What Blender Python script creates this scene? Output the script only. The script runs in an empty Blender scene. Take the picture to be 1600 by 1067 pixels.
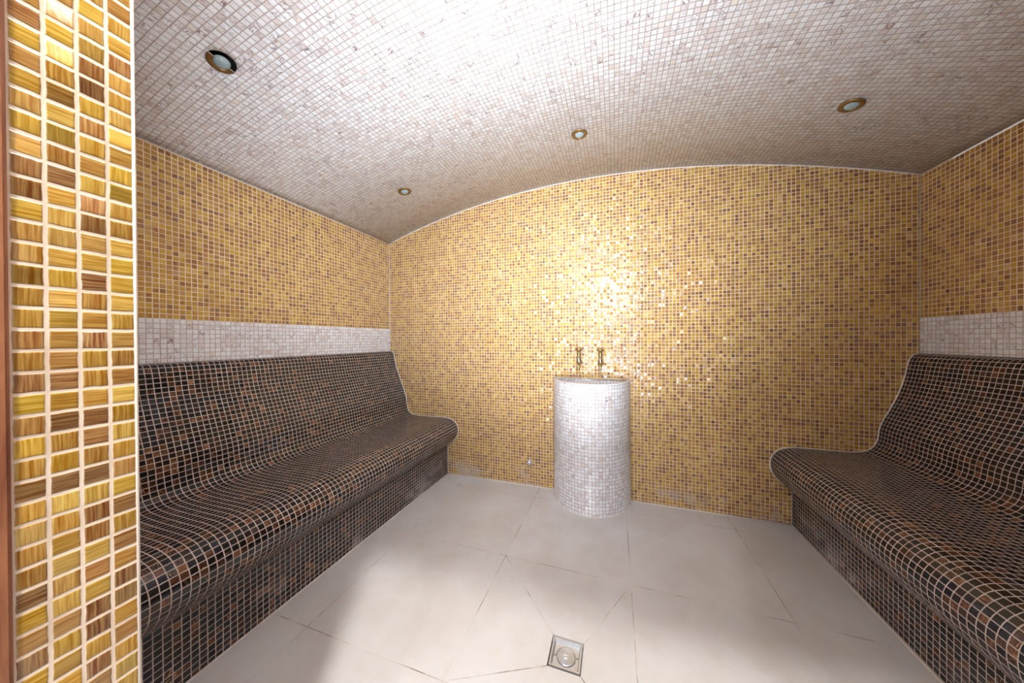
import bpy, bmesh, math, random
from mathutils import Vector, Matrix
random.seed(7)
scn = bpy.context.scene
col = scn.collection
W, D = 3.3445, 1.96           # room width, depth (back wall at y=0, front wall at y=-D)
PU, PV = 0.0211, 0.0215       # mosaic pitch
BAND = 1.1765                 # top of the pale band
DOOR_L, DOOR_R, DOOR_H = 1.275, 2.085, 2.0
CX, CZ, CR = 1.679, -3.046, 5.234
def arch(x): return CZ + math.sqrt(CR * CR - (x - CX) ** 2)
def lin(c): return tuple(((v / 255) / 12.92 if v / 255 <= .04045 else ((v / 255 + .055) / 1.055) ** 2.4) for v in c) + (1,)

# ------------------------------------------------------------------ materials
class NT:
    def __init__(s, name):
        s.m = bpy.data.materials.new(name); s.m.use_nodes = True
        s.t = s.m.node_tree; s.t.nodes.clear()
        s.out = s.n('ShaderNodeOutputMaterial'); s.b = s.n('ShaderNodeBsdfPrincipled')
        s.t.links.new(s.b.outputs[0], s.out.inputs[0])
    def n(s, t, **k):
        n = s.t.nodes.new(t)
        for a, v in k.items(): setattr(n, a, v)
        return n
    def put(s, inp, v):
        if v is None: return
        if isinstance(v, bpy.types.NodeSocket): s.t.links.new(v, inp)
        else: inp.default_value = v
    def ma(s, op, a, b=None, c=None, clamp=False):
        n = s.n('ShaderNodeMath', operation=op, use_clamp=clamp)
        s.put(n.inputs[0], a); s.put(n.inputs[1], b); s.put(n.inputs[2], c)
        return n.outputs[0]
    def sm(s, x, a, b, o0=0., o1=1.):
        n = s.n('ShaderNodeMapRange', interpolation_type='SMOOTHSTEP')
        s.put(n.inputs['Value'], x); s.put(n.inputs['From Min'], a); s.put(n.inputs['From Max'], b)
        n.inputs['To Min'].default_value = o0; n.inputs['To Max'].default_value = o1
        return n.outputs[0]
    def mix(s, f, a, b, blend='MIX'):
        n = s.n('ShaderNodeMix', data_type='RGBA', blend_type=blend)
        s.put(n.inputs[0], f); s.put(n.inputs[6], a); s.put(n.inputs[7], b)
        return n.outputs[2]
    def comb(s, x, y, z):
        n = s.n('ShaderNodeCombineXYZ'); s.put(n.inputs[0], x); s.put(n.inputs[1], y); s.put(n.inputs[2], z); return n.outputs[0]
    def noise(s, vec, scale=1., detail=2., rough=.5):
        n = s.n('ShaderNodeTexNoise'); s.put(n.inputs['Vector'], vec)
        n.inputs['Scale'].default_value = scale; n.inputs['Detail'].default_value = detail; n.inputs['Roughness'].default_value = rough
        return n.outputs[0]
    def ramp(s, f, stops, const=False):
        n = s.n('ShaderNodeValToRGB'); r = n.color_ramp
        if const: r.interpolation = 'CONSTANT'
        while len(r.elements) < len(stops): r.elements.new(.5)
        for e, (p, c) in zip(r.elements, stops): e.position = p; e.color = c
        s.put(n.inputs[0], f); return n.outputs[0]
    def sep(s, v):
        n = s.n('ShaderNodeSeparateXYZ'); s.put(n.inputs[0], v); return n.outputs
    def wn(s, vec):
        n = s.n('ShaderNodeTexWhiteNoise', noise_dimensions='3D'); s.put(n.inputs['Vector'], vec)
        return n.outputs['Value'], s.sep(n.outputs['Color'])

def mosaic(name, kind, gap, rough, tilt, seed, stain=0.):
    k = NT(name)
    uv = k.n('ShaderNodeUVMap', uv_map='UVMap').outputs[0]
    u, v, _ = k.sep(uv)
    # hand-laid wobble of the joints
    wob = k.noise(k.comb(u, v, seed), 1.7, 1.)
    uw = k.ma('ADD', u, k.ma('MULTIPLY', k.ma('SUBTRACT', wob, .5), .07))
    wob2 = k.noise(k.comb(v, u, seed + 9), 1.7, 1.)
    vw = k.ma('ADD', v, k.ma('MULTIPLY', k.ma('SUBTRACT', wob2, .5), .07))
    cu, cv = k.ma('FLOOR', uw), k.ma('FLOOR', vw)
    fu, fv = k.ma('FRACT', uw), k.ma('FRACT', vw)
    du = k.ma('SUBTRACT', .5, k.ma('ABSOLUTE', k.ma('SUBTRACT', fu, .5)))
    dv = k.ma('SUBTRACT', .5, k.ma('ABSOLUTE', k.ma('SUBTRACT', fv, .5)))
    d = k.ma('MINIMUM', du, dv)
    r0, rc = k.wn(k.comb(cu, cv, seed))
    r1, rd = k.wn(k.comb(cu, cv, seed + 31))
    r2, re_ = k.wn(k.comb(cu, cv, seed + 63))
    mask = k.sm(d, gap - .012, gap + .012)
    if kind == 'gold':
        base = k.ramp(r0, [(0, lin((106, 56, 28))), (.10, lin((128, 70, 28))), (.24, lin((146, 92, 22))), (.42, lin((160, 112, 16))),
                           (.60, lin((172, 128, 18))), (.76, lin((188, 154, 24))), (.90, lin((164, 116, 66))), (.96, lin((192, 160, 56))), (1, lin((198, 158, 112)))])
        ax = k.ma('GREATER_THAN', rc[2], .5)
        sx = k.ma('ADD', k.ma('MULTIPLY', fu, k.ma('SUBTRACT', 1., ax)), k.ma('MULTIPLY', fv, ax))
        tx = k.ma('ADD', k.ma('MULTIPLY', fv, k.ma('SUBTRACT', 1., ax)), k.ma('MULTIPLY', fu, ax))
        st = k.noise(k.comb(k.ma('MULTIPLY', sx, 11.), k.ma('MULTIPLY', tx, .4), k.ma('MULTIPLY', rc[1], 97.)), 1., 2., .55)
        fac = k.sm(st, .25, .78, .0, 1.)
        dark = k.mix(1., base, lin((214, 196, 180)), 'MULTIPLY')
        lite = k.mix(.24, base, lin((246, 222, 150)))
        tile = k.mix(fac, dark, lite)
        grout = lin((232, 212, 190))
    elif kind == 'white':
        base = k.ramp(r0, [(0, lin((230, 234, 240))), (.46, lin((227, 231, 237))), (.64, lin((222, 222, 227))), (.82, lin((216, 213, 217))),
                           (.93, lin((212, 206, 209))), (.97, lin((216, 210, 204))), (1, lin((204, 194, 196)))])
        an = k.ma('MULTIPLY', re_[0], 6.283)
        ca, sa = k.ma('COSINE', an), k.ma('SINE', an)
        sx = k.ma('ADD', k.ma('MULTIPLY', fu, ca), k.ma('MULTIPLY', fv, sa))
        tx = k.ma('SUBTRACT', k.ma('MULTIPLY', fv, ca), k.ma('MULTIPLY', fu, sa))
        st = k.noise(k.comb(k.ma('MULTIPLY', sx, 5.), k.ma('MULTIPLY', tx, 1.1), k.ma('MULTIPLY', rc[1], 97.)), 1., 3., .6)
        has = k.sm(rc[2], .2, .7)
        vein = k.ma('MULTIPLY', k.sm(st, .50, .60), has)
        soft = k.sm(st, .3, .7)
        tile = k.mix(k.ma('MULTIPLY', soft, .25), base, lin((218, 206, 208)))
        tile = k.mix(k.ma('MULTIPLY', vein, k.ma('ADD', .38, k.ma('MULTIPLY', k.ma('POWER', rd[2], 3.), .6))), tile, lin((112, 84, 96)))
        grout = lin((180, 168, 165))
    else:
        base = k.ramp(r0, [(0, lin((10, 9, 12))), (.40, lin((17, 16, 22))), (.55, lin((24, 17, 16))), (.68, lin((42, 24, 16))),
                           (.82, lin((62, 34, 20))), (.93, lin((84, 50, 30))), (1, lin((120, 80, 50)))])
        an = k.ma('MULTIPLY', k.ma('FLOOR', k.ma('MULTIPLY', re_[0], 5.)), 1.571)
        an = k.ma('ADD', an, k.ma('MULTIPLY', k.ma('SUBTRACT', re_[1], .5), .9))
        ca, sa = k.ma('COSINE', an), k.ma('SINE', an)
        sx = k.ma('ADD', k.ma('MULTIPLY', fu, ca), k.ma('MULTIPLY', fv, sa))
        tx = k.ma('SUBTRACT', k.ma('MULTIPLY', fv, ca), k.ma('MULTIPLY', fu, sa))
        st = k.noise(k.comb(k.ma('MULTIPLY', sx, 8.), k.ma('MULTIPLY', tx, 1.0), k.ma('MULTIPLY', rc[1], 97.)), 1., 3., .65)
        tile = k.mix(k.sm(st, .35, .6), k.mix(1., base, lin((130, 122, 122)), 'MULTIPLY'), base)
        has = k.sm(k.ma('MULTIPLY', rc[2], r0), .34, .75)
        vein = k.ma('MULTIPLY', k.sm(st, .56, .68), has)
        tile = k.mix(k.ma('MULTIPLY', vein, .9), tile, lin((196, 148, 104)))
        grout = lin((192, 178, 172))
    gn = k.noise(k.comb(u, v, seed + 5), .35, 3.)
    g = k.mix(k.sm(gn, .3, .75), grout, k.mix(1., grout, lin((226, 220, 214)), 'MULTIPLY'))
    c = k.mix(mask, g, tile)
    rgh = k.ma('ADD', k.ma('MULTIPLY', mask, rough - .75), .75)
    if stain:
        # chalky lime bloom left near the floor
        z = k.sep(k.n('ShaderNodeNewGeometry').outputs['Position'])[2]
        low = k.sm(z, .03, .17, 1., 0.)
        sn = k.noise(k.comb(u, v, seed + 55), .13, 4., .6)
        sf = k.ma('MULTIPLY', k.ma('MULTIPLY', k.sm(sn, .5, .66), low), stain)
        c = k.mix(sf, c, lin((176, 170, 168)))
        rgh = k.ma('ADD', rgh, k.ma('MULTIPLY', sf, .3))
    k.put(k.b.inputs['Base Color'], c)
    k.put(k.b.inputs['Roughness'], rgh)
    k.b.inputs['Specular IOR Level'].default_value = .4 if kind == 'dark' else .55
    # every glass tile sits at a slightly different tilt, with a pillowed face
    def heavy(r):
        a = k.ma('SUBTRACT', k.ma('MULTIPLY', r, 2.), 1.)
        return k.ma('MULTIPLY', a, k.ma('POWER', k.ma('ABSOLUTE', a), 3.))
    ru = k.ma('MULTIPLY', heavy(rd[0]), tilt); rv = k.ma('MULTIPLY', heavy(rd[1]), tilt)
    pu = k.ma('MULTIPLY', k.ma('POWER', k.ma('MULTIPLY', k.ma('SUBTRACT', fu, .5), 2.), 3.), tilt * .6)
    pv = k.ma('MULTIPLY', k.ma('POWER', k.ma('MULTIPLY', k.ma('SUBTRACT', fv, .5), 2.), 3.), tilt * .6)
    w1 = k.ma('MULTIPLY', k.ma('SUBTRACT', k.noise(k.comb(u, v, seed + 70), 3.1, 1.), .5), tilt * .5)
    w2 = k.ma('MULTIPLY', k.ma('SUBTRACT', k.noise(k.comb(v, u, seed + 80), 3.1, 1.), .5), tilt * .5)
    tu = k.ma('MULTIPLY', k.ma('ADD', k.ma('ADD', ru, pu), w1), mask)
    tv = k.ma('MULTIPLY', k.ma('ADD', k.ma('ADD', rv, pv), w2), mask)
    nm = k.n('ShaderNodeNormalMap', uv_map='UVMap')
    k.put(nm.inputs['Color'], k.comb(k.ma('ADD', .5, tu), k.ma('ADD', .5, tv), 1.))
    bp = k.n('ShaderNodeBump'); bp.inputs['Distance'].default_value = .0012; bp.inputs['Strength'].default_value = .55
    k.put(bp.inputs['Height'], k.sm(d, gap - .035, gap + .05)); k.put(bp.inputs['Normal'], nm.outputs[0])
    k.put(k.b.inputs['Normal'], bp.outputs[0])
    return k.m

def plain(name, c, rough=.5, metal=0., var=.0, scale=30., emis=None):
    k = NT(name)
    co = k.n('ShaderNodeTexCoord').outputs['Object']
    n = k.noise(co, scale, 3.)
    k.put(k.b.inputs['Base Color'], k.mix(k.ma('MULTIPLY', n, var), lin(c), lin(tuple(x * .45 for x in c))))
    k.b.inputs['Roughness'].default_value = rough; k.b.inputs['Metallic'].default_value = metal
    return k.m

M_GOLD = mosaic('gold_mosaic', 'gold', .078, .22, .135, 3., .45)
M_WHITE = mosaic('white_mosaic', 'white', .066, .28, .04, 17.)
M_DARK = mosaic('dark_mosaic', 'dark', .061, .16, .05, 41., .4)

def floor_mat():
    k = NT('limestone_floor')
    P = k.n('ShaderNodeNewGeometry').outputs['Position']
    x, y, z = k.sep(P)
    # joints of the floor slabs: straight grid plus the four cuts falling to the drain
    def near(a, v0, w): return k.sm(k.ma('ABSOLUTE', k.ma('SUBTRACT', a, v0)), w * .6, w * 1.5, 1., 0.)
    def seg(ax, ay, bx, by, w):
        L = math.hypot(bx - ax, by - ay); ux, uy = (bx - ax) / L, (by - ay) / L
        px, py = k.ma('SUBTRACT', x, ax), k.ma('SUBTRACT', y, ay)
        t = k.ma('ADD', k.ma('MULTIPLY', px, ux), k.ma('MULTIPLY', py, uy))
        q = k.ma('ABSOLUTE', k.ma('SUBTRACT', k.ma('MULTIPLY', px, uy), k.ma('MULTIPLY', py, ux)))
        on = k.ma('MULTIPLY', k.ma('GREATER_THAN', t, 0.), k.ma('LESS_THAN', t, L))
        return k.ma('MULTIPLY', k.sm(q, w * .6, w * 1.5, 1., 0.), on)
    w = .0013
    j = None
    for v0 in (.742, 1.325, 1.908, 2.487):
        e = near(x, v0, w); j = e if j is None else k.ma('MAXIMUM', j, e)
    for v0 in (-.148, -.745, -1.335, -1.925): j = k.ma('MAXIMUM', j, near(y, v0, w))
    for s_ in ((1.325, -.745, 1.627, -1.075), (1.908, -.745, 1.738, -1.075), (1.325, -1.335, 1.627, -1.188), (1.908, -1.335, 1.738, -1.188)):
        j = k.ma('MAXIMUM', j, seg(*s_, w))
    n1 = k.noise(P, 3.2, 4., .6); n2 = k.noise(P, 14., 4., .6); n3 = k.noise(P, 90., 3., .6)
    c = k.mix(k.sm(n1, .3, .72), lin((212, 212, 215)), lin((200, 197, 196)))
    c = k.mix(k.ma('MULTIPLY', k.sm(n2, .52, .75), .35), c, lin((200, 193, 184)))
    c = k.mix(k.ma('MULTIPLY', n3, .12), c, lin((160, 150, 142)))
    # slab to slab tone
    cell = k.comb(k.ma('FLOOR', k.ma('DIVIDE', k.ma('SUBTRACT', x, .742), .583)), k.ma('FLOOR', k.ma('DIVIDE', k.ma('ADD', y, .148), .593)), 3.)
    rv, _ = k.wn(cell)
    c = k.mix(k.ma('MULTIPLY', rv, .16), c, lin((176, 168, 162)))
    gap = k.sm(k.noise(k.comb(x, y, 8.), 5.5, 3., .7), .40, .62)
    jc = k.mix(gap, lin((206, 200, 192)), lin((122, 96, 72)))
    c = k.mix(k.ma('MULTIPLY', j, k.ma('ADD', .35, k.ma('MULTIPLY', gap, .6))), c, jc)
    k.put(k.b.inputs['Base Color'], c)
    k.put(k.b.inputs['Roughness'], k.sm(n2, .2, .8, .38, .6))
    bp = k.n('ShaderNodeBump'); bp.inputs['Distance'].default_value = .0015; bp.inputs['Strength'].default_value = .35
    k.put(bp.inputs['Height'], k.ma('SUBTRACT', k.ma('MULTIPLY', n2, .5), j)); k.put(k.b.inputs['Normal'], bp.outputs[0])
    return k.m
M_FLOOR = floor_mat()

def wood_mat():
    k = NT('door_frame_wood')
    co = k.n('ShaderNodeTexCoord').outputs['Object']; x, y, z = k.sep(co)
    g = k.noise(k.comb(k.ma('MULTIPLY', x, 60.), k.ma('MULTIPLY', y, 60.), k.ma('MULTIPLY', z, 7.)), 1., 4., .6)
    k.put(k.b.inputs['Base Color'], k.mix(k.sm(g, .3, .7), lin((112, 62, 40)), lin((160, 106, 72))))
    k.b.inputs['Roughness'].default_value = .42
    return k.m
M_WOOD = wood_mat()
M_GROUT = plain('cream_grout', (226, 212, 198), .8, 0, .12)
M_SEAL = plain('grey_sealant', (186, 176, 168), .6, 0, .15)
M_SEALP = plain('pale_sealant', (222, 214, 208), .6, 0, .12)
M_BRASS = plain('aged_brass', (206, 180, 120), .24, 1., .4, 60.)
M_STEEL = plain('aged_nickel', (200, 192, 172), .22, 1., .3, 60.)
M_CHROME = plain('chrome', (232, 234, 238), .25, .8, .1, 40.)
M_DRAIN = plain('brushed_steel', (214, 217, 222), .33, .8, .2, 80.)
M_RING = plain('bronze_ring', (142, 110, 62), .42, .65, .5, 90.)
M_DARKG = plain('dark_gap', (22, 18, 14), .85, 0, .2)
M_WIRE = plain('pale_clip', (205, 180, 172), .5, 0, .2)
def glass_mat():
    k = NT('lamp_glass'); co = k.n('ShaderNodeTexCoord').outputs['Object']
    n = k.noise(co, 60., 2.)
    k.put(k.b.inputs['Base Color'], k.mix(n, lin((120, 138, 146)), lin((150, 165, 172))))
    k.b.inputs['Roughness'].default_value = .12; k.b.inputs['Specular IOR Level'].default_value = .8
    return k.m
M_LENS = glass_mat()

# ------------------------------------------------------------------ mesh helpers
def link(name, me, parent=None, mats=()):
    o = bpy.data.objects.new(name, me); col.objects.link(o)
    for m in mats: me.materials.append(m)
    if parent: o.parent = parent
    return o
def from_bm(name, bm, mat, parent=None, smooth=False, loc=None):
    bmesh.ops.recalc_face_normals(bm, faces=bm.faces[:])
    me = bpy.data.meshes.new(name); bm.to_mesh(me); bm.free()
    if smooth:
        for p in me.polygons: p.use_smooth = True
    o = link(name, me, parent, mat if isinstance(mat, (list, tuple)) else [mat])
    if loc: o.location = loc
    return o
def add_box(bm, x0, x1, y0, y1, z0, z1, mi=0):
    v = [bm.verts.new((x, y, z)) for x in (x0, x1) for y in (y0, y1) for z in (z0, z1)]
    fs = [(0, 1, 3, 2), (4, 6, 7, 5), (0, 4, 5, 1), (2, 3, 7, 6), (0, 2, 6, 4), (1, 5, 7, 3)]
    out = []
    for f in fs:
        fa = bm.faces.new([v[i] for i in f]); fa.material_index = mi; out.append(fa)
    return out
def box_uv(o, fn):
    me = o.data; uvl = me.uv_layers.new(name='UVMap')
    for p in me.polygons:
        n = p.normal
        a = max(range(3), key=lambda i: abs(n[i]))
        for li in p.loop_indices:
            c = me.vertices[me.loops[li].vertex_index].co
            uvl.data[li].uv = fn(a, c)
def tile_uv(a, c):
    if a == 0: return ((c.y) / PU, (c.z - BAND) / PV)
    if a == 1: return ((c.x) / PU, (c.z - BAND) / PV)
    return (c.x / PU, c.y / PU)
def add_tube(bm, pts, r, seg=8, caps=True):
    pts = [Vector(p) for p in pts]; rings = []
    rr = r if isinstance(r, (list, tuple)) else [r] * len(pts)
    ref = None
    for i, p in enumerate(pts):
        t = (pts[min(i + 1, len(pts) - 1)] - pts[max(i - 1, 0)]).normalized()
        if ref is None: ref = Vector((0, 0, 1)) if abs(t.z) < .9 else Vector((1, 0, 0))
        a = (ref - t * ref.dot(t)).normalized(); ref = a; b = t.cross(a)
        rings.append([bm.verts.new(p + rr[i] * (math.cos(2 * math.pi * k / seg) * a + math.sin(2 * math.pi * k / seg) * b)) for k in range(seg)])
    for A, B in zip(rings, rings[1:]):
        for k in range(seg): bm.faces.new((A[k], A[(k + 1) % seg], B[(k + 1) % seg], B[k]))
    if caps: bm.faces.new(rings[0][::-1]); bm.faces.new(rings[-1])
def add_lathe(bm, prof, seg=32, mat=Matrix(), a0=0., a1=2 * math.pi):
    full = abs(a1 - a0 - 2 * math.pi) < 1e-6
    n = seg if full else seg + 1
    rings = []
    for r, z in prof:
        if r < 1e-7: rings.append([bm.verts.new(mat @ Vector((0, 0, z)))])
        else: rings.append([bm.verts.new(mat @ Vector((r * math.cos(a0 + (a1 - a0) * k / seg), r * math.sin(a0 + (a1 - a0) * k / seg), z))) for k in range(n)])
    for A, B in zip(rings, rings[1:]):
        m = max(len(A), len(B))
        for k in range(m if full else m - 1):
            k2 = (k + 1) % m
            q = [A[k % len(A)], A[k2 % len(A)], B[k2 % len(B)], B[k % len(B)]]
            u = []
            for w_ in q:
                if w_ not in u: u.append(w_)
            if len(u) > 2: bm.faces.new(u)
def empty(name, loc, label=None, cat=None, group=None):
    o = bpy.data.objects.new(name, None); col.objects.link(o); o.location = loc
    o.empty_display_size = .05
    if label: o['label'] = label
    if cat: o['category'] = cat
    if group: o['group'] = group
    return o
def structure(o, label, cat):
    o['kind'] = 'structure'; o['label'] = label; o['category'] = cat

# ------------------------------------------------------------------ room shell
T = .12
bm = bmesh.new(); add_box(bm, -T, W + T, -4.9, T, -.12, 0.)
bmv = from_bm('floor', bm, M_FLOOR)
structure(bmv, 'pale beige stone slab floor with fine joints and cuts running to the drain', 'floor')
# square opening for the drain box
DX0, DX1, DY0, DY1 = 1.627, 1.738, -1.187, -1.075
me = bmv.data
bm = bmesh.new()
xs = [-T, DX0, DX1, W + T]; ys = [-4.9, DY0, DY1, T]
gv = [[bm.verts.new((x, y, 0)) for y in ys] for x in xs]
for i in range(3):
    for j in range(3):
        if i == 1 and j == 1: continue
        bm.faces.new((gv[i][j], gv[i + 1][j], gv[i + 1][j + 1], gv[i][j + 1]))
hole = [bm.verts.new((x, y, -.03)) for x, y in ((DX0, DY0), (DX1, DY0), (DX1, DY1), (DX0, DY1))]
top = [gv[1][1], gv[2][1], gv[2][2], gv[1][2]]
for k in range(4): bm.faces.new((top[k], top[(k + 1) % 4], hole[(k + 1) % 4], hole[k]))
bm.faces.new(hole)
low = [bm.verts.new((x, y, -.12)) for x, y in ((xs[0], ys[0]), (xs[3], ys[0]), (xs[3], ys[3]), (xs[0], ys[3]))]
rim = [[gv[i][0] for i in range(4)], [gv[3][j] for j in range(4)], [gv[i][3] for i in (3, 2, 1, 0)], [gv[0][j] for j in (3, 2, 1, 0)]]
for k in range(4): bm.faces.new(rim[k] + [low[(k + 1) % 4], low[k]])
bm.faces.new(low)
bmesh.ops.recalc_face_normals(bm, faces=bm.faces[:])
bm.to_mesh(me); bm.free()

bm = bmesh.new(); add_box(bm, -T, W + T, 0, T, 0, 2.3)
o = from_bm('wall_back', bm, M_GOLD); box_uv(o, tile_uv); structure(o, 'back wall covered in small gold and amber glass mosaic', 'wall')
wl = {}
for nm, x0, x1, side in (('wall_left', -T, 0., 'left'), ('wall_right', W, W + T, 'right')):
    bm = bmesh.new(); add_box(bm, x0, x1, -D - .1, 0, 0, arch(0.))
    o = from_bm(nm, bm, M_GOLD); box_uv(o, tile_uv); structure(o, side + ' wall in gold glass mosaic above a pale band and dark bench', 'wall'); wl[side] = o
for side, x0, x1, zb in (('left', 0., .0025, .9856), ('right', W - .0025, W, .9942)):
    bm = bmesh.new(); add_box(bm, x0, x1, -D, 0, zb, BAND)
    o = from_bm('tile_band', bm, M_WHITE, wl[side]); box_uv(o, tile_uv); o['label'] = 'pale pink-white mosaic band above the bench'

# front wall with the doorway the picture is taken through
FY0, FY1 = -D - .0848, -D
bm = bmesh.new()
for (x0, x1, z0, z1) in ((-T, DOOR_L, 0, 2.3), (DOOR_R, W + T, 0, 2.3), (DOOR_L, DOOR_R, DOOR_H, 2.3)):
    add_box(bm, x0, x1, FY0, FY1, z0, z1)
o = from_bm('wall_front', bm, M_GOLD)
def front_uv(a, c):
    if a == 0: return ((c.y + D) / .0212, (c.z - 1.0893) / .0222)
    return ((c.x - DOOR_L) / PU, (c.z - 1.0893) / .0222) if a == 1 else ((c.x - DOOR_L) / PU, (c.y + D) / .0212)
box_uv(o, front_uv); structure(o, 'front wall with gold mosaic reveal of the doorway at the left edge', 'wall')
# wooden door frame on the outer side of the opening
bm = bmesh.new()
PR = .006
for (x0, x1, z0, z1) in ((DOOR_L - .05, DOOR_L + PR, 0, DOOR_H + .05), (DOOR_R - PR, DOOR_R + .05, 0, DOOR_H + .05), (DOOR_L + PR, DOOR_R - PR, DOOR_H - PR, DOOR_H + .05)):
    add_box(bm, x0, x1, FY0 - .115, FY0 - .0006, z0, z1)
bmesh.ops.bevel(bm, geom=bm.edges[:], offset=.003, segments=2, affect='EDGES')
o = from_bm('trim_1', bm, M_WOOD); structure(o, 'reddish brown wooden door frame at the left edge of the picture', 'door frame')

# barrel vaulted ceiling, with the cut-out left open where one spotlight hangs loose
LAMPS = [(.5345, -1.4715), (.535, -.481), (1.668, -.481), (2.804, -.474)]
HX, HY = LAMPS[0]; HR = .041; PH = .055
NX = 64
xs = [W * i / NX for i in range(NX + 1)]
xs = [x for x in xs if not (HX - PH - .012 < x < HX + PH + .012)] + [HX - PH, HX + PH]; xs.sort()
def slen(x): return CR * math.asin((x - CX) / CR)
ys = [-D, HY - PH, HY + PH, 0.]
bm = bmesh.new(); uvl = bm.loops.layers.uv.new('UVMap')
gv = [[bm.verts.new((x, y, arch(x))) for y in ys] for x in xs]
smooth_faces = []
for i in range(len(xs) - 1):
    for j in range(3):
        if j == 1 and abs(xs[i] - (HX - PH)) < 1e-6: hole_i = i; continue
        smooth_faces.append(bm.faces.new((gv[i][j], gv[i][j + 1], gv[i + 1][j + 1], gv[i + 1][j])))
i = hole_i
za, zb = arch(xs[i]), arch(xs[i + 1])
def chord(x): return za + (zb - za) * (x - xs[i]) / (xs[i + 1] - xs[i])
N = 48; sq, ci = [], []
corner = {(-1, -1): gv[i][1], (1, -1): gv[i + 1][1], (1, 1): gv[i + 1][2], (-1, 1): gv[i][2]}
for k in range(N):
    a = 2 * math.pi * k / N + math.pi / 4; ca, sa = math.cos(a), math.sin(a); m_ = max(abs(ca), abs(sa))
    key = (round(ca / m_, 4), round(sa / m_, 4))
    if key in corner: sq.append(corner[key])
    else: sq.append(bm.verts.new((HX + PH * ca / m_, HY + PH * sa / m_, chord(HX + PH * ca / m_))))
    ci.append(bm.verts.new((HX + HR * ca, HY + HR * sa, chord(HX + HR * ca))))
for k in range(N): smooth_faces.append(bm.faces.new((sq[k], ci[k], ci[(k + 1) % N], sq[(k + 1) % N])))
up = [bm.verts.new(v.co + Vector((0, 0, .004))) for v in ci]
for k in range(N): bm.faces.new((ci[k], up[k], up[(k + 1) % N], ci[(k + 1) % N]))
# slab body above the vault
t4 = [bm.verts.new((x, y, 2.32)) for x, y in ((0, -D), (W, -D), (W, 0), (0, 0))]
bm.faces.new(t4)
bm.faces.new([g[0] for g in gv] + [t4[1], t4[0]]); bm.faces.new([g[3] for g in gv][::-1] + [t4[3], t4[2]])
bm.faces.new((gv[0][0], t4[0], t4[3])); bm.faces.new((gv[0][3], gv[0][2], gv[0][1], gv[0][0], t4[3])); bm.faces.new([gv[-1][j] for j in range(4)] + [t4[2], t4[1]])
for f in bm.faces:
    for l in f.loops:
        c = l.vert.co; l[uvl].uv = (slen(c.x) / PU, c.y / PU)
for f in smooth_faces: f.smooth = True
for f in smooth_faces:
    if f.normal.z > 0: f.normal_flip()
me = bpy.data.meshes.new('ceiling'); bm.normal_update(); bm.to_mesh(me); bm.free()
o = link('ceiling', me, None, [M_WHITE]); structure(o, 'shallow barrel vaulted ceiling in pinkish white mosaic', 'ceiling')
bpy.context.view_layer.update()

# grout and sealant beads in the corners of the room
trim_i = 2
def bead(pts, r, mat, label):
    global trim_i
    bm = bmesh.new(); add_tube(bm, pts, r, 6)
    o = from_bm('trim_%d' % trim_i, bm, mat, smooth=True); trim_i += 1
    structure(o, label, 'joint bead'); return o
e = .0005
bead([(W * i / 60, -e, arch(W * i / 60) - e) for i in range(61)], .0035, M_SEALP, 'pale grout line along the arched top of the back wall')
bead([(e, 0, arch(0)), (e, -D, arch(0))], .003, M_SEALP, 'pale grout line where ceiling meets left wall')
bead([(W - e, 0, arch(W)), (W - e, -D, arch(W))], .003, M_SEALP, 'pale grout line where ceiling meets right wall')
bead([(.001, -.001, .985), (.001, -.001, arch(0))], .0035, M_SEALP, 'pale grout line in the left back corner')
bead([(W - .001, -.001, .99), (W - .001, -.001, arch(W))], .003, M_SEAL, 'grout line in the right back corner')
bead([(.561, -.001, .001), (1.432, -.001, .001)], .0045, M_SEALP, 'pale sealant line at the foot of the back wall left of the pedestal')
bead([(1.942, -.001, .001), (W - .538, -.001, .001)], .0045, M_SEALP, 'pale sealant line at the foot of the back wall right of the pedestal')
bead([(DOOR_L, FY1, 0), (DOOR_L, FY1, DOOR_H)], .0016, M_GROUT, 'cream grout line on the inner corner of the doorway reveal')

# ------------------------------------------------------------------ benches
def catmull(P, n=5):
    out = []
    for i in range(len(P) - 1):
        p0, p1, p2, p3 = P[max(i - 1, 0)], P[i], P[i + 1], P[min(i + 2, len(P) - 1)]
        for k in range(n):
            t = k / n
            out.append(tuple(.5 * (2 * p1[a] + (p2[a] - p0[a]) * t + (2 * p0[a] - 5 * p1[a] + 4 * p2[a] - p3[a]) * t * t + (3 * p1[a] - p0[a] - 3 * p2[a] + p3[a]) * t ** 3) for a in (0, 1)))
    out.append(P[-1]); return out
PROF_L = [(.0008, .9845), (.012, .984), (.026, .979), (.037, .966), (.044, .945), (.054, .90), (.066, .85), (.095, .775), (.128, .695), (.150, .635), (.164, .59), (.171, .54),
          (.183, .493), (.203, .468), (.235, .455), (.30, .4505), (.37, .4505), (.44, .4515), (.52, .4525), (.565, .449), (.605, .438), (.637, .413), (.655, .378), (.656, .342),
          (.645, .308), (.622, .278), (.595, .254), (.572, .236), (.5607, .226)]
PROF_R = [(.0008, .993), (.012, .991), (.026, .984), (.040, .966), (.050, .93), (.061, .869), (.083, .786), (.115, .703), (.147, .630), (.161, .583), (.168, .53),
          (.184, .492), (.212, .466), (.25, .455), (.30, .4505), (.37, .4500), (.44, .4502), (.51, .4495), (.555, .4445), (.594, .432), (.622, .405), (.638, .37), (.640, .33),
          (.630, .292), (.606, .257), (.575, .230), (.552, .214), (.5379, .206)]
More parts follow.
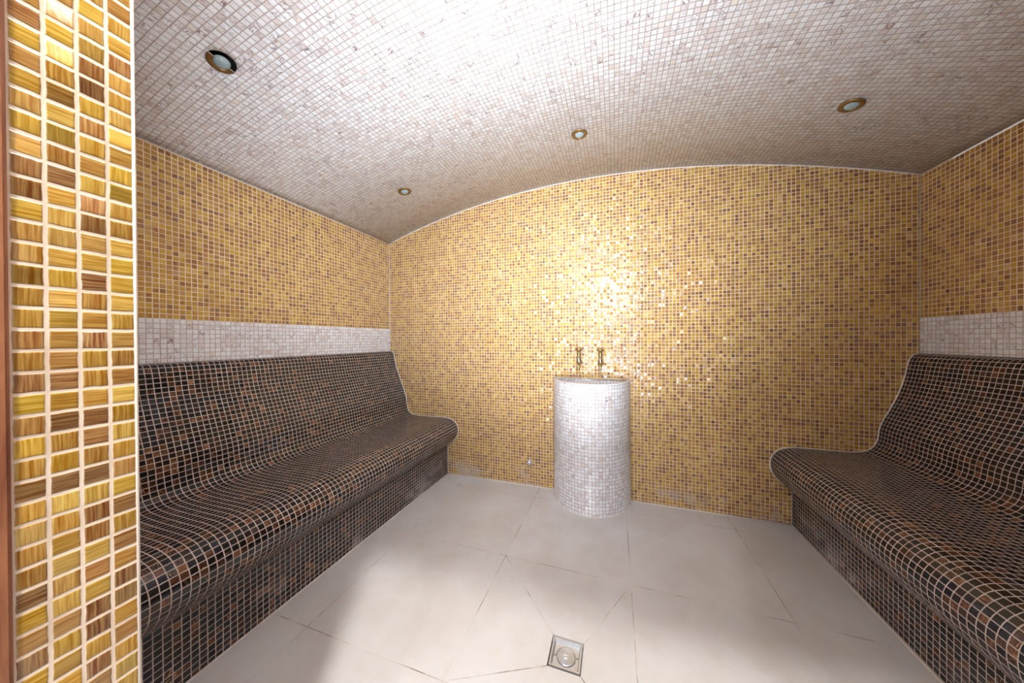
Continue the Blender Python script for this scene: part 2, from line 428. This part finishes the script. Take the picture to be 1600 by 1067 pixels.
def strip_solid(name, pts, s0, close, y0, y1, sgn, xw, mat, parent):
    """pts: (distance from wall, z) outer face; close: points of the hidden back, in order"""
    bm = bmesh.new(); uvl = bm.loops.layers.uv.new('UVMap')
    X = lambda d: xw + sgn * d
    s = [s0]
    for a, b in zip(pts, pts[1:]): s.append(s[-1] + math.hypot(b[0] - a[0], b[1] - a[1]))
    A = [bm.verts.new((X(d), y0, z)) for d, z in pts]; B = [bm.verts.new((X(d), y1, z)) for d, z in pts]
    for i in range(len(pts) - 1):
        q = ((A[i], 0, s[i]), (A[i + 1], 0, s[i + 1]), (B[i + 1], 1, s[i + 1]), (B[i], 1, s[i]))
        if sgn > 0: q = q[::-1]
        f = bm.faces.new([v for v, _, _ in q]); f.smooth = True
        for l, (v, w_, ss) in zip(f.loops, q): l[uvl].uv = ((y1 if w_ else y0) / PU, -ss / PU)
    ring = list(pts) + list(close)
    for y, flip in ((y0, sgn > 0), (y1, sgn < 0)):
        vs = [bm.verts.new((X(d), y, z)) for d, z in ring]
        f = bm.faces.new(vs if not flip else vs[::-1])
        for l in f.loops: l[uvl].uv = (l.vert.co.x / PU, l.vert.co.z / PU)
    back = [pts[-1]] + list(close) + [pts[0]]
    C = [(bm.verts.new((X(d), y0, z)), bm.verts.new((X(d), y1, z))) for d, z in back]
    for (a, b), (c_, d_) in zip(C, C[1:]):
        q = (a, c_, d_, b) if sgn < 0 else (b, d_, c_, a)
        bm.faces.new(q)
    me = bpy.data.meshes.new(name); bm.normal_update(); bm.to_mesh(me); bm.free()
    return link(name, me, parent, [mat]), s[-1]
def bench(profile, sgn, xw, foot, label):
    root = empty('tiled_bench', (xw + sgn * foot / 2, -D / 2, 0), label, 'bench', 'steam room benches')
    P = catmull(profile, 5)
    k = min(range(len(P)), key=lambda i: abs(P[i][0] - .30) + (P[i][1] > .47) * 9 + (P[i][1] < .4) * 9)
    up, lo = P[:k + 1], P[k:]
    ya, yb = -D + .001, -.0006
    parts = []
    o, s = strip_solid('backrest', up, 0., [(.30, .30), (0.0008, .30)], ya, yb, sgn, xw, M_DARK, root); parts.append(o)
    zf = profile[-1][1]
    o, s = strip_solid('seat', lo, s, [(.3005, zf), (.3005, P[k][1] - .03)], ya, yb, sgn, xw, M_DARK, root); parts.append(o)
    o, s = strip_solid('base', [(foot, zf - .0005), (foot, 0.0)], s, [(.0008, 0.), (.0008, .2995), (.30, .2995), (.30, zf - .0005)], ya, yb, sgn, xw, M_DARK, root); parts.append(o)
    bmx = bmesh.new(); add_tube(bmx, [(xw + sgn * max(d + .0015, .007), -.0040, z + .001) for d, z in P if d > .006] + [(xw + sgn * (foot + .0015), -.0040, .004)], .0032, 6)
    o = from_bm('sealant_edge', bmx, M_SEALP, root, smooth=True); o['label'] = 'pale sealant line along the bench end'; parts.append(o)
    bmx = bmesh.new(); add_tube(bmx, [(xw + sgn * (foot + .001), yb - .006, .0018), (xw + sgn * (foot + .001), ya, .0018)], .0036, 6)
    o = from_bm('sealant_foot', bmx, M_SEALP, root, smooth=True); o['label'] = 'pale sealant line at the floor'; parts.append(o)
    inv = Matrix.Translation(-root.location)
    for o in parts: o.data.transform(inv)
bench(PROF_L, 1, 0., .5607, 'dark brown and black mosaic bench with curved backrest along the left wall')
bench(PROF_R, -1, W, .5379, 'dark brown and black mosaic bench with curved backrest along the right wall')

# ------------------------------------------------------------------ pedestal basin
PX, PA, PB, PZ = 1.687, .2545, .280, .806
ped = empty('pedestal_basin', (PX, -PB / 2, 0), 'half-round pinkish white mosaic pedestal basin standing against the back wall below the taps', 'basin')
def half(a, b, n=48): return [(a * math.cos(math.pi + math.pi * k / n), b * math.sin(math.pi + math.pi * k / n)) for k in range(n + 1)]
bm = bmesh.new(); uvl = bm.loops.layers.uv.new('UVMap')
O = half(PA, PB); s = [0.]
for a, b in zip(O, O[1:]): s.append(s[-1] + math.hypot(b[0] - a[0], b[1] - a[1]))
zl = [0., .4, PZ - .008, PZ - .0025, PZ]
sh = [0., 0., 0., .0022, .008]
rings = []
for z, q in zip(zl, sh): rings.append([bm.verts.new((PX + x * (1 - q / PA), y * (1 - q / PB) - .0008, z)) for x, y in O])
off = 0.
for r in range(4):
    for k in range(len(O) - 1):
        f = bm.faces.new((rings[r][k], rings[r][k + 1], rings[r + 1][k + 1], rings[r + 1][k])); f.smooth = True
        for l, (ss, zz) in zip(f.loops, ((s[k], zl[r]), (s[k + 1], zl[r]), (s[k + 1], zl[r + 1] + (sh[r + 1])), (s[k], zl[r + 1] + sh[r + 1]))): l[uvl].uv = (ss / PU, zz / PV)
wall = [bm.faces.new([rings[r][0] for r in range(5)] + [rings[r][-1] for r in range(4, -1, -1)]), bm.faces.new(rings[0])]
me = bpy.data.meshes.new('pedestal_body'); bm.normal_update(); bm.to_mesh(me); bm.free()
body = link('pedestal_body', me, ped, [M_WHITE])
# hollow bowl set into the top: rim, sloping side, bottom
bm = bmesh.new(); uvl = bm.loops.layers.uv.new('UVMap')
def inner(inset, z, back):
    return [bm.verts.new((PX + x * (1 - inset / PA), min(y * (1 - inset / PB), -.0008 - back), z)) for x, y in O]
R0 = inner(.008, PZ, 0.); R1 = inner(.024, PZ, .016); R2 = inner(.030, PZ - .004, .022); R3 = inner(.075, PZ - .011, .06); R4 = inner(.13, PZ - .014, .10)
for A, B in ((R0, R1), (R1, R2), (R2, R3), (R3, R4)):
    for k in range(len(O)):
        k2 = (k + 1) % len(O)
        f = bm.faces.new((A[k], A[k2], B[k2], B[k])); f.smooth = A is not R0
bm.faces.new(R4)
for f in bm.faces:
    for l in f.loops: l[uvl].uv = (l.vert.co.x / PU, l.vert.co.y / PU)
bm.normal_update()
if sum(f.normal.z for f in bm.faces) < 0:
    for f in bm.faces: f.normal_flip()
me = bpy.data.meshes.new('bowl'); bm.to_mesh(me); bm.free()
bowl = link('bowl', me, ped, [M_WHITE])
# the body carries no lid: the bowl closes it
bm = bmesh.new(); add_tube(bm, [(PX + x * 1.006, y * 1.006 - .001, .0015) for x, y in O], .004, 6)
sf = from_bm('sealant_foot', bm, M_SEALP, ped, smooth=True)
for o in (body, bowl, sf): o.data.transform(Matrix.Translation(-ped.location))

# ------------------------------------------------------------------ brass taps
def tap(x, z0, label, name='wall_tap'):
    root = empty(name, (x, 0, z0), label, 'tap', 'taps above the basin')
    RX = Matrix.Rotation(math.pi / 2, 4, 'X')           # local z -> -y (out of the wall)
    bm = bmesh.new(); add_lathe(bm, [(0, .0006), (.021, .0006), (.021, .004), (.017, .009), (.011, .012), (.0, .012)], 28, RX)
    from_bm('flange', bm, M_BRASS, root, True)
    bm = bmesh.new()
    add_lathe(bm, [(0, .010), (.0095, .010), (.0095, .028), (.016, .032), (.018, .046), (.016, .059), (.010, .063), (0, .063)], 28, RX)
    add_lathe(bm, [(0, -.016), (.013, -.016), (.0175, -.004), (.0182, .012), (.015, .026), (.0115, .031), (.0115, .040), (.0, .040)], 28, Matrix.Translation((0, -.046, 0)))
    from_bm('valve_body', bm, M_STEEL, root, True)
    bm = bmesh.new()
    sp = [(0, -.058, -.004), (0, -.070, -.005), (0, -.081, -.010), (0, -.087, -.020), (0, -.088, -.032), (0, -.088, -.044)]
    add_tube(bm, sp, [.009, .0088, .0088, .0086, .009, .0095], 16)
    add_lathe(bm, [(0, -.047), (.0065, -.047), (.0108, -.046), (.0108, -.038), (.009, -.036)], 20, Matrix.Translation((0, -.088, 0)))
    from_bm('spout', bm, M_BRASS, root, True)
    bm = bmesh.new()
    add_lathe(bm, [(0, .040), (.012, .040), (.0140, .046), (.0112, .062), (.0125, .077), (.0165, .082), (.0272, .0832), (.0282, .087), (.0270, .0910), (.012, .0925), (0, .093)], 28, Matrix.Translation((0, -.046, 0)))
    from_bm('tap_handle', bm, M_BRASS, root, True)
    return root
tap(1.612, .9195, 'left brass wall tap with flared handle above the white pedestal')
tap(1.7535, .9155, 'right brass wall tap with flared handle above the white pedestal')

# ------------------------------------------------------------------ steam outlet
so = empty('steam_outlet', (1.2475, 0, .184), 'small chrome outlet nozzle low on the gold back wall left of the pedestal', 'steam nozzle')
RX = Matrix.Rotation(math.pi / 2, 4, 'X')
bm = bmesh.new(); add_lathe(bm, [(0, .0006), (.0165, .0006), (.0165, .0035), (.013, .006), (0, .006)], 28, RX); from_bm('flange', bm, M_CHROME, so, True)
bm = bmesh.new(); add_lathe(bm, [(0, .005), (.006, .005), (.0075, .012), (.0075, .02), (0, .021)], 20, RX @ Matrix.Translation((0, .011, 0))); from_bm('valve_stem', bm, M_CHROME, so, True)
bm = bmesh.new(); add_lathe(bm, [(0, .005), (.0175, .005), (.0195, .012), (.019, .022), (.015, .030), (.008, .034), (0, .035)], 28, RX @ Matrix.Translation((0, -.006, 0))); from_bm('nozzle_cap', bm, M_CHROME, so, True)

# ------------------------------------------------------------------ floor drain
dx, dy = (DX0 + DX1) / 2, (DY0 + DY1) / 2
dr = empty('floor_drain', (dx, dy, 0), 'square chrome floor drain with round centre cover set in the beige floor', 'drain')
bm = bmesh.new()
h1, h2 = .0505, .0455
vs = []
for h, z in ((h1, -.028), (h1, .0008), (h2, .0008), (h2 - .004, -.008), (h2 - .004, -.028)):
    vs.append([bm.verts.new((a * h, b * h, z)) for a, b in ((-1, -1), (1, -1), (1, 1), (-1, 1))])
for A, B in zip(vs, vs[1:] + vs[:1]):
    for k in range(4): bm.faces.new((A[k], A[(k + 1) % 4], B[(k + 1) % 4], B[k]))
from_bm('drain_frame', bm, M_DRAIN, dr)
bm = bmesh.new(); h = .0412
N = 40; cr = .0335; sq, c1, c2 = [], [], []
for k in range(N):
    a = 2 * math.pi * k / N + math.pi / 4; ca, sa = math.cos(a), math.sin(a); m_ = max(abs(ca), abs(sa))
    sq.append(bm.verts.new((h * ca / m_, h * sa / m_, -.009))); c1.append(bm.verts.new((cr * ca, cr * sa, -.010))); c2.append(bm.verts.new((cr * ca, cr * sa, -.016)))
for k in range(N):
    k2 = (k + 1) % N
    bm.faces.new((sq[k], sq[k2], c1[k2], c1[k])); bm.faces.new((c1[k], c1[k2], c2[k2], c2[k]))
bm.faces.new(c2)
from_bm('drain_plate', bm, M_DRAIN, dr)
bm = bmesh.new(); add_lathe(bm, [(0, -.0158), (.0308, -.0158), (.0312, -.010), (.0305, -.0085), (.028, -.0074), (.026, -.0086), (0, -.0086)], 40)
cov = from_bm('drain_cover', bm, M_DRAIN, dr, True)
bm = bmesh.new()
for b in ((-.009, .009, -.0065, -.0045), (-.009, .009, .0055, .0075), (-.009, -.007, -.0065, .0075), (.007, .009, -.0065, .0075)): add_box(bm, *b, -.0086, -.0076)
add_box(bm, -.003, .003, -.003, .004, -.0086, -.0076)
from_bm('embossed_mark', bm, M_DRAIN, cov)
bm = bmesh.new()
bm.free()
for sx in (-1, 1):
    bm = bmesh.new(); add_lathe(bm, [(0, -.0092), (.0018, -.0092), (.0018, -.0082), (0, -.008)], 12, Matrix.Translation((sx * .0372, .005 * sx, 0)))
    from_bm('screw', bm, M_DARKG, dr, True)

# ------------------------------------------------------------------ ceiling spotlights
def slope(x): return Matrix.Rotation(math.asin((x - CX) / CR), 4, 'Y')
def lamp_root(i, label):
    x, y = LAMPS[i]
    r = empty('ceiling_spotlight', (x, y, arch(x)), label, 'ceiling light', 'recessed spotlights in the vault')
    r.rotation_euler = slope(x).to_euler()
    return r
def make_lamp(i, label):
    r = lamp_root(i, label)
    bm = bmesh.new(); add_lathe(bm, [(.0235, -.0008), (.0425, -.0008), (.0425, -.003), (.038, -.006), (.0275, -.0075), (.0245, -.0055), (.0235, -.0008)], 40); from_bm('trim_ring', bm, M_RING, r, True)
    bm = bmesh.new(); add_lathe(bm, [(.0242, -.0012), (.0238, -.005), (.019, -.0085), (.010, -.0110), (0, -.0118)], 32); from_bm('lens', bm, M_LENS, r, True)
    return r
first = make_lamp(1, 'small bronze ceiling spotlight nearest the left back corner')
for i, lab in ((2, 'bronze ceiling spotlight on the crown of the vault above the pedestal'), (3, 'bronze ceiling spotlight on the right side of the vault')):
    r = first.copy(); col.objects.link(r); x, y = LAMPS[i]
    r.location = (x, y, arch(x)); r.rotation_euler = slope(x).to_euler(); r['label'] = lab
    for ch in list(first.children):
        c = ch.copy(); col.objects.link(c); c.parent = r
# the loose one: ring tipped out of an open dark cut-out
r = lamp_root(0, 'loose ceiling spotlight tipped in an open dark cut-out at the upper left')
bm = bmesh.new(); add_lathe(bm, [(.0402, -.0002), (.0402, .075), (0, .075)], 40); from_bm('housing', bm, M_DARKG, r, True)
ang = math.radians(96)      # axis of the two spring clips
RA = Matrix.Rotation(ang, 4, 'Z')
bm = bmesh.new()
add_lathe(bm, [(.0225, -.004), (.0415, -.0012), (.0415, -.0035), (.036, -.0065), (.026, -.0085), (.0225, -.004)], 28, RA, 0., math.pi)
from_bm('trim_ring', bm, M_RING, r, True)
bm = bmesh.new(); add_lathe(bm, [(.0245, .002), (.0242, -.003), (.019, -.0085), (.010, -.0120), (0, -.0132)], 32, Matrix.Translation((0, .0, 0))); from_bm('lens', bm, M_LENS, r, True)
for s_ in (-1, 1):
    bm = bmesh.new(); add_tube(bm, [RA @ Vector((s_ * .0235, -.001, -.003)), RA @ Vector((s_ * .034, -.002, -.0028)), RA @ Vector((s_ * .0412, -.001, -.0024))], .0014, 8)
    from_bm('spring_clip', bm, M_WIRE, r, True)

# ------------------------------------------------------------------ camera
cam = bpy.data.cameras.new('camera'); co = bpy.data.objects.new('camera', cam); col.objects.link(co)
cam.sensor_fit = 'HORIZONTAL'; cam.sensor_width = 36.; cam.lens = 10.7434; cam.clip_start = .01; cam.clip_end = 50
rv, uv_, fv = Vector((.94784763, .31866476, -.00613521)), Vector((.00431878, .00640634, .99997015)), Vector((-.31869455, .94784584, -.00469599))
co.matrix_world = Matrix(((rv.x, uv_.x, -fv.x, 1.8449794), (rv.y, uv_.y, -fv.y, -2.17320899), (rv.z, uv_.z, -fv.z, 1.075), (0, 0, 0, 1)))
scn.camera = co

# ------------------------------------------------------------------ light
def area(name, loc, aim, power, size, color, spread=180, shape='DISK', size_y=None):
    l = bpy.data.lights.new(name, 'AREA'); l.energy = power; l.shape = shape; l.size = size; l.color = color
    if size_y: l.size_y = size_y
    l.spread = math.radians(spread)
    o = bpy.data.objects.new(name, l); col.objects.link(o); o.location = loc
    d = Vector(aim) - Vector(loc); o.rotation_euler = d.to_track_quat('-Z', 'Y').to_euler()
    return o
area('flash_head', (1.83, -1.93, 1.66), (1.83 - .42, -.93, 1.54), 11, .36, (.86, .93, 1), 110)
area('bounce_flash', (1.64, -1.84, 1.66), (1.46, -1.80, 2.15), 130, .10, (.82, .92, 1), 58)
area('ceiling_fill', (1.76, -1.91, .60), (1.36, -.22, 2.15), 18, .20, (.84, .92, 1), 100)  # added fill lamp, low and out of view, brightens the vault evenly
area('hall_downlight', (1.66, -2.60, 2.727), (1.66, -2.5, 0), 62, .10, (1, .96, .89))
area('hall_lamp', (1.62, -4.13, 2.40), (1.62, -1.0, .4), 16, .10, (1, .96, .92))
w = bpy.data.worlds.new('world'); scn.world = w; w.use_nodes = True
w.node_tree.nodes['Background'].inputs[0].default_value = (.9, .93, 1, 1); w.node_tree.nodes['Background'].inputs[1].default_value = .9

scn.view_settings.view_transform = 'Standard'; scn.view_settings.look = 'None'
scn.view_settings.gamma = 1; scn.view_settings.use_curve_mapping = False; scn.view_settings.exposure = .38
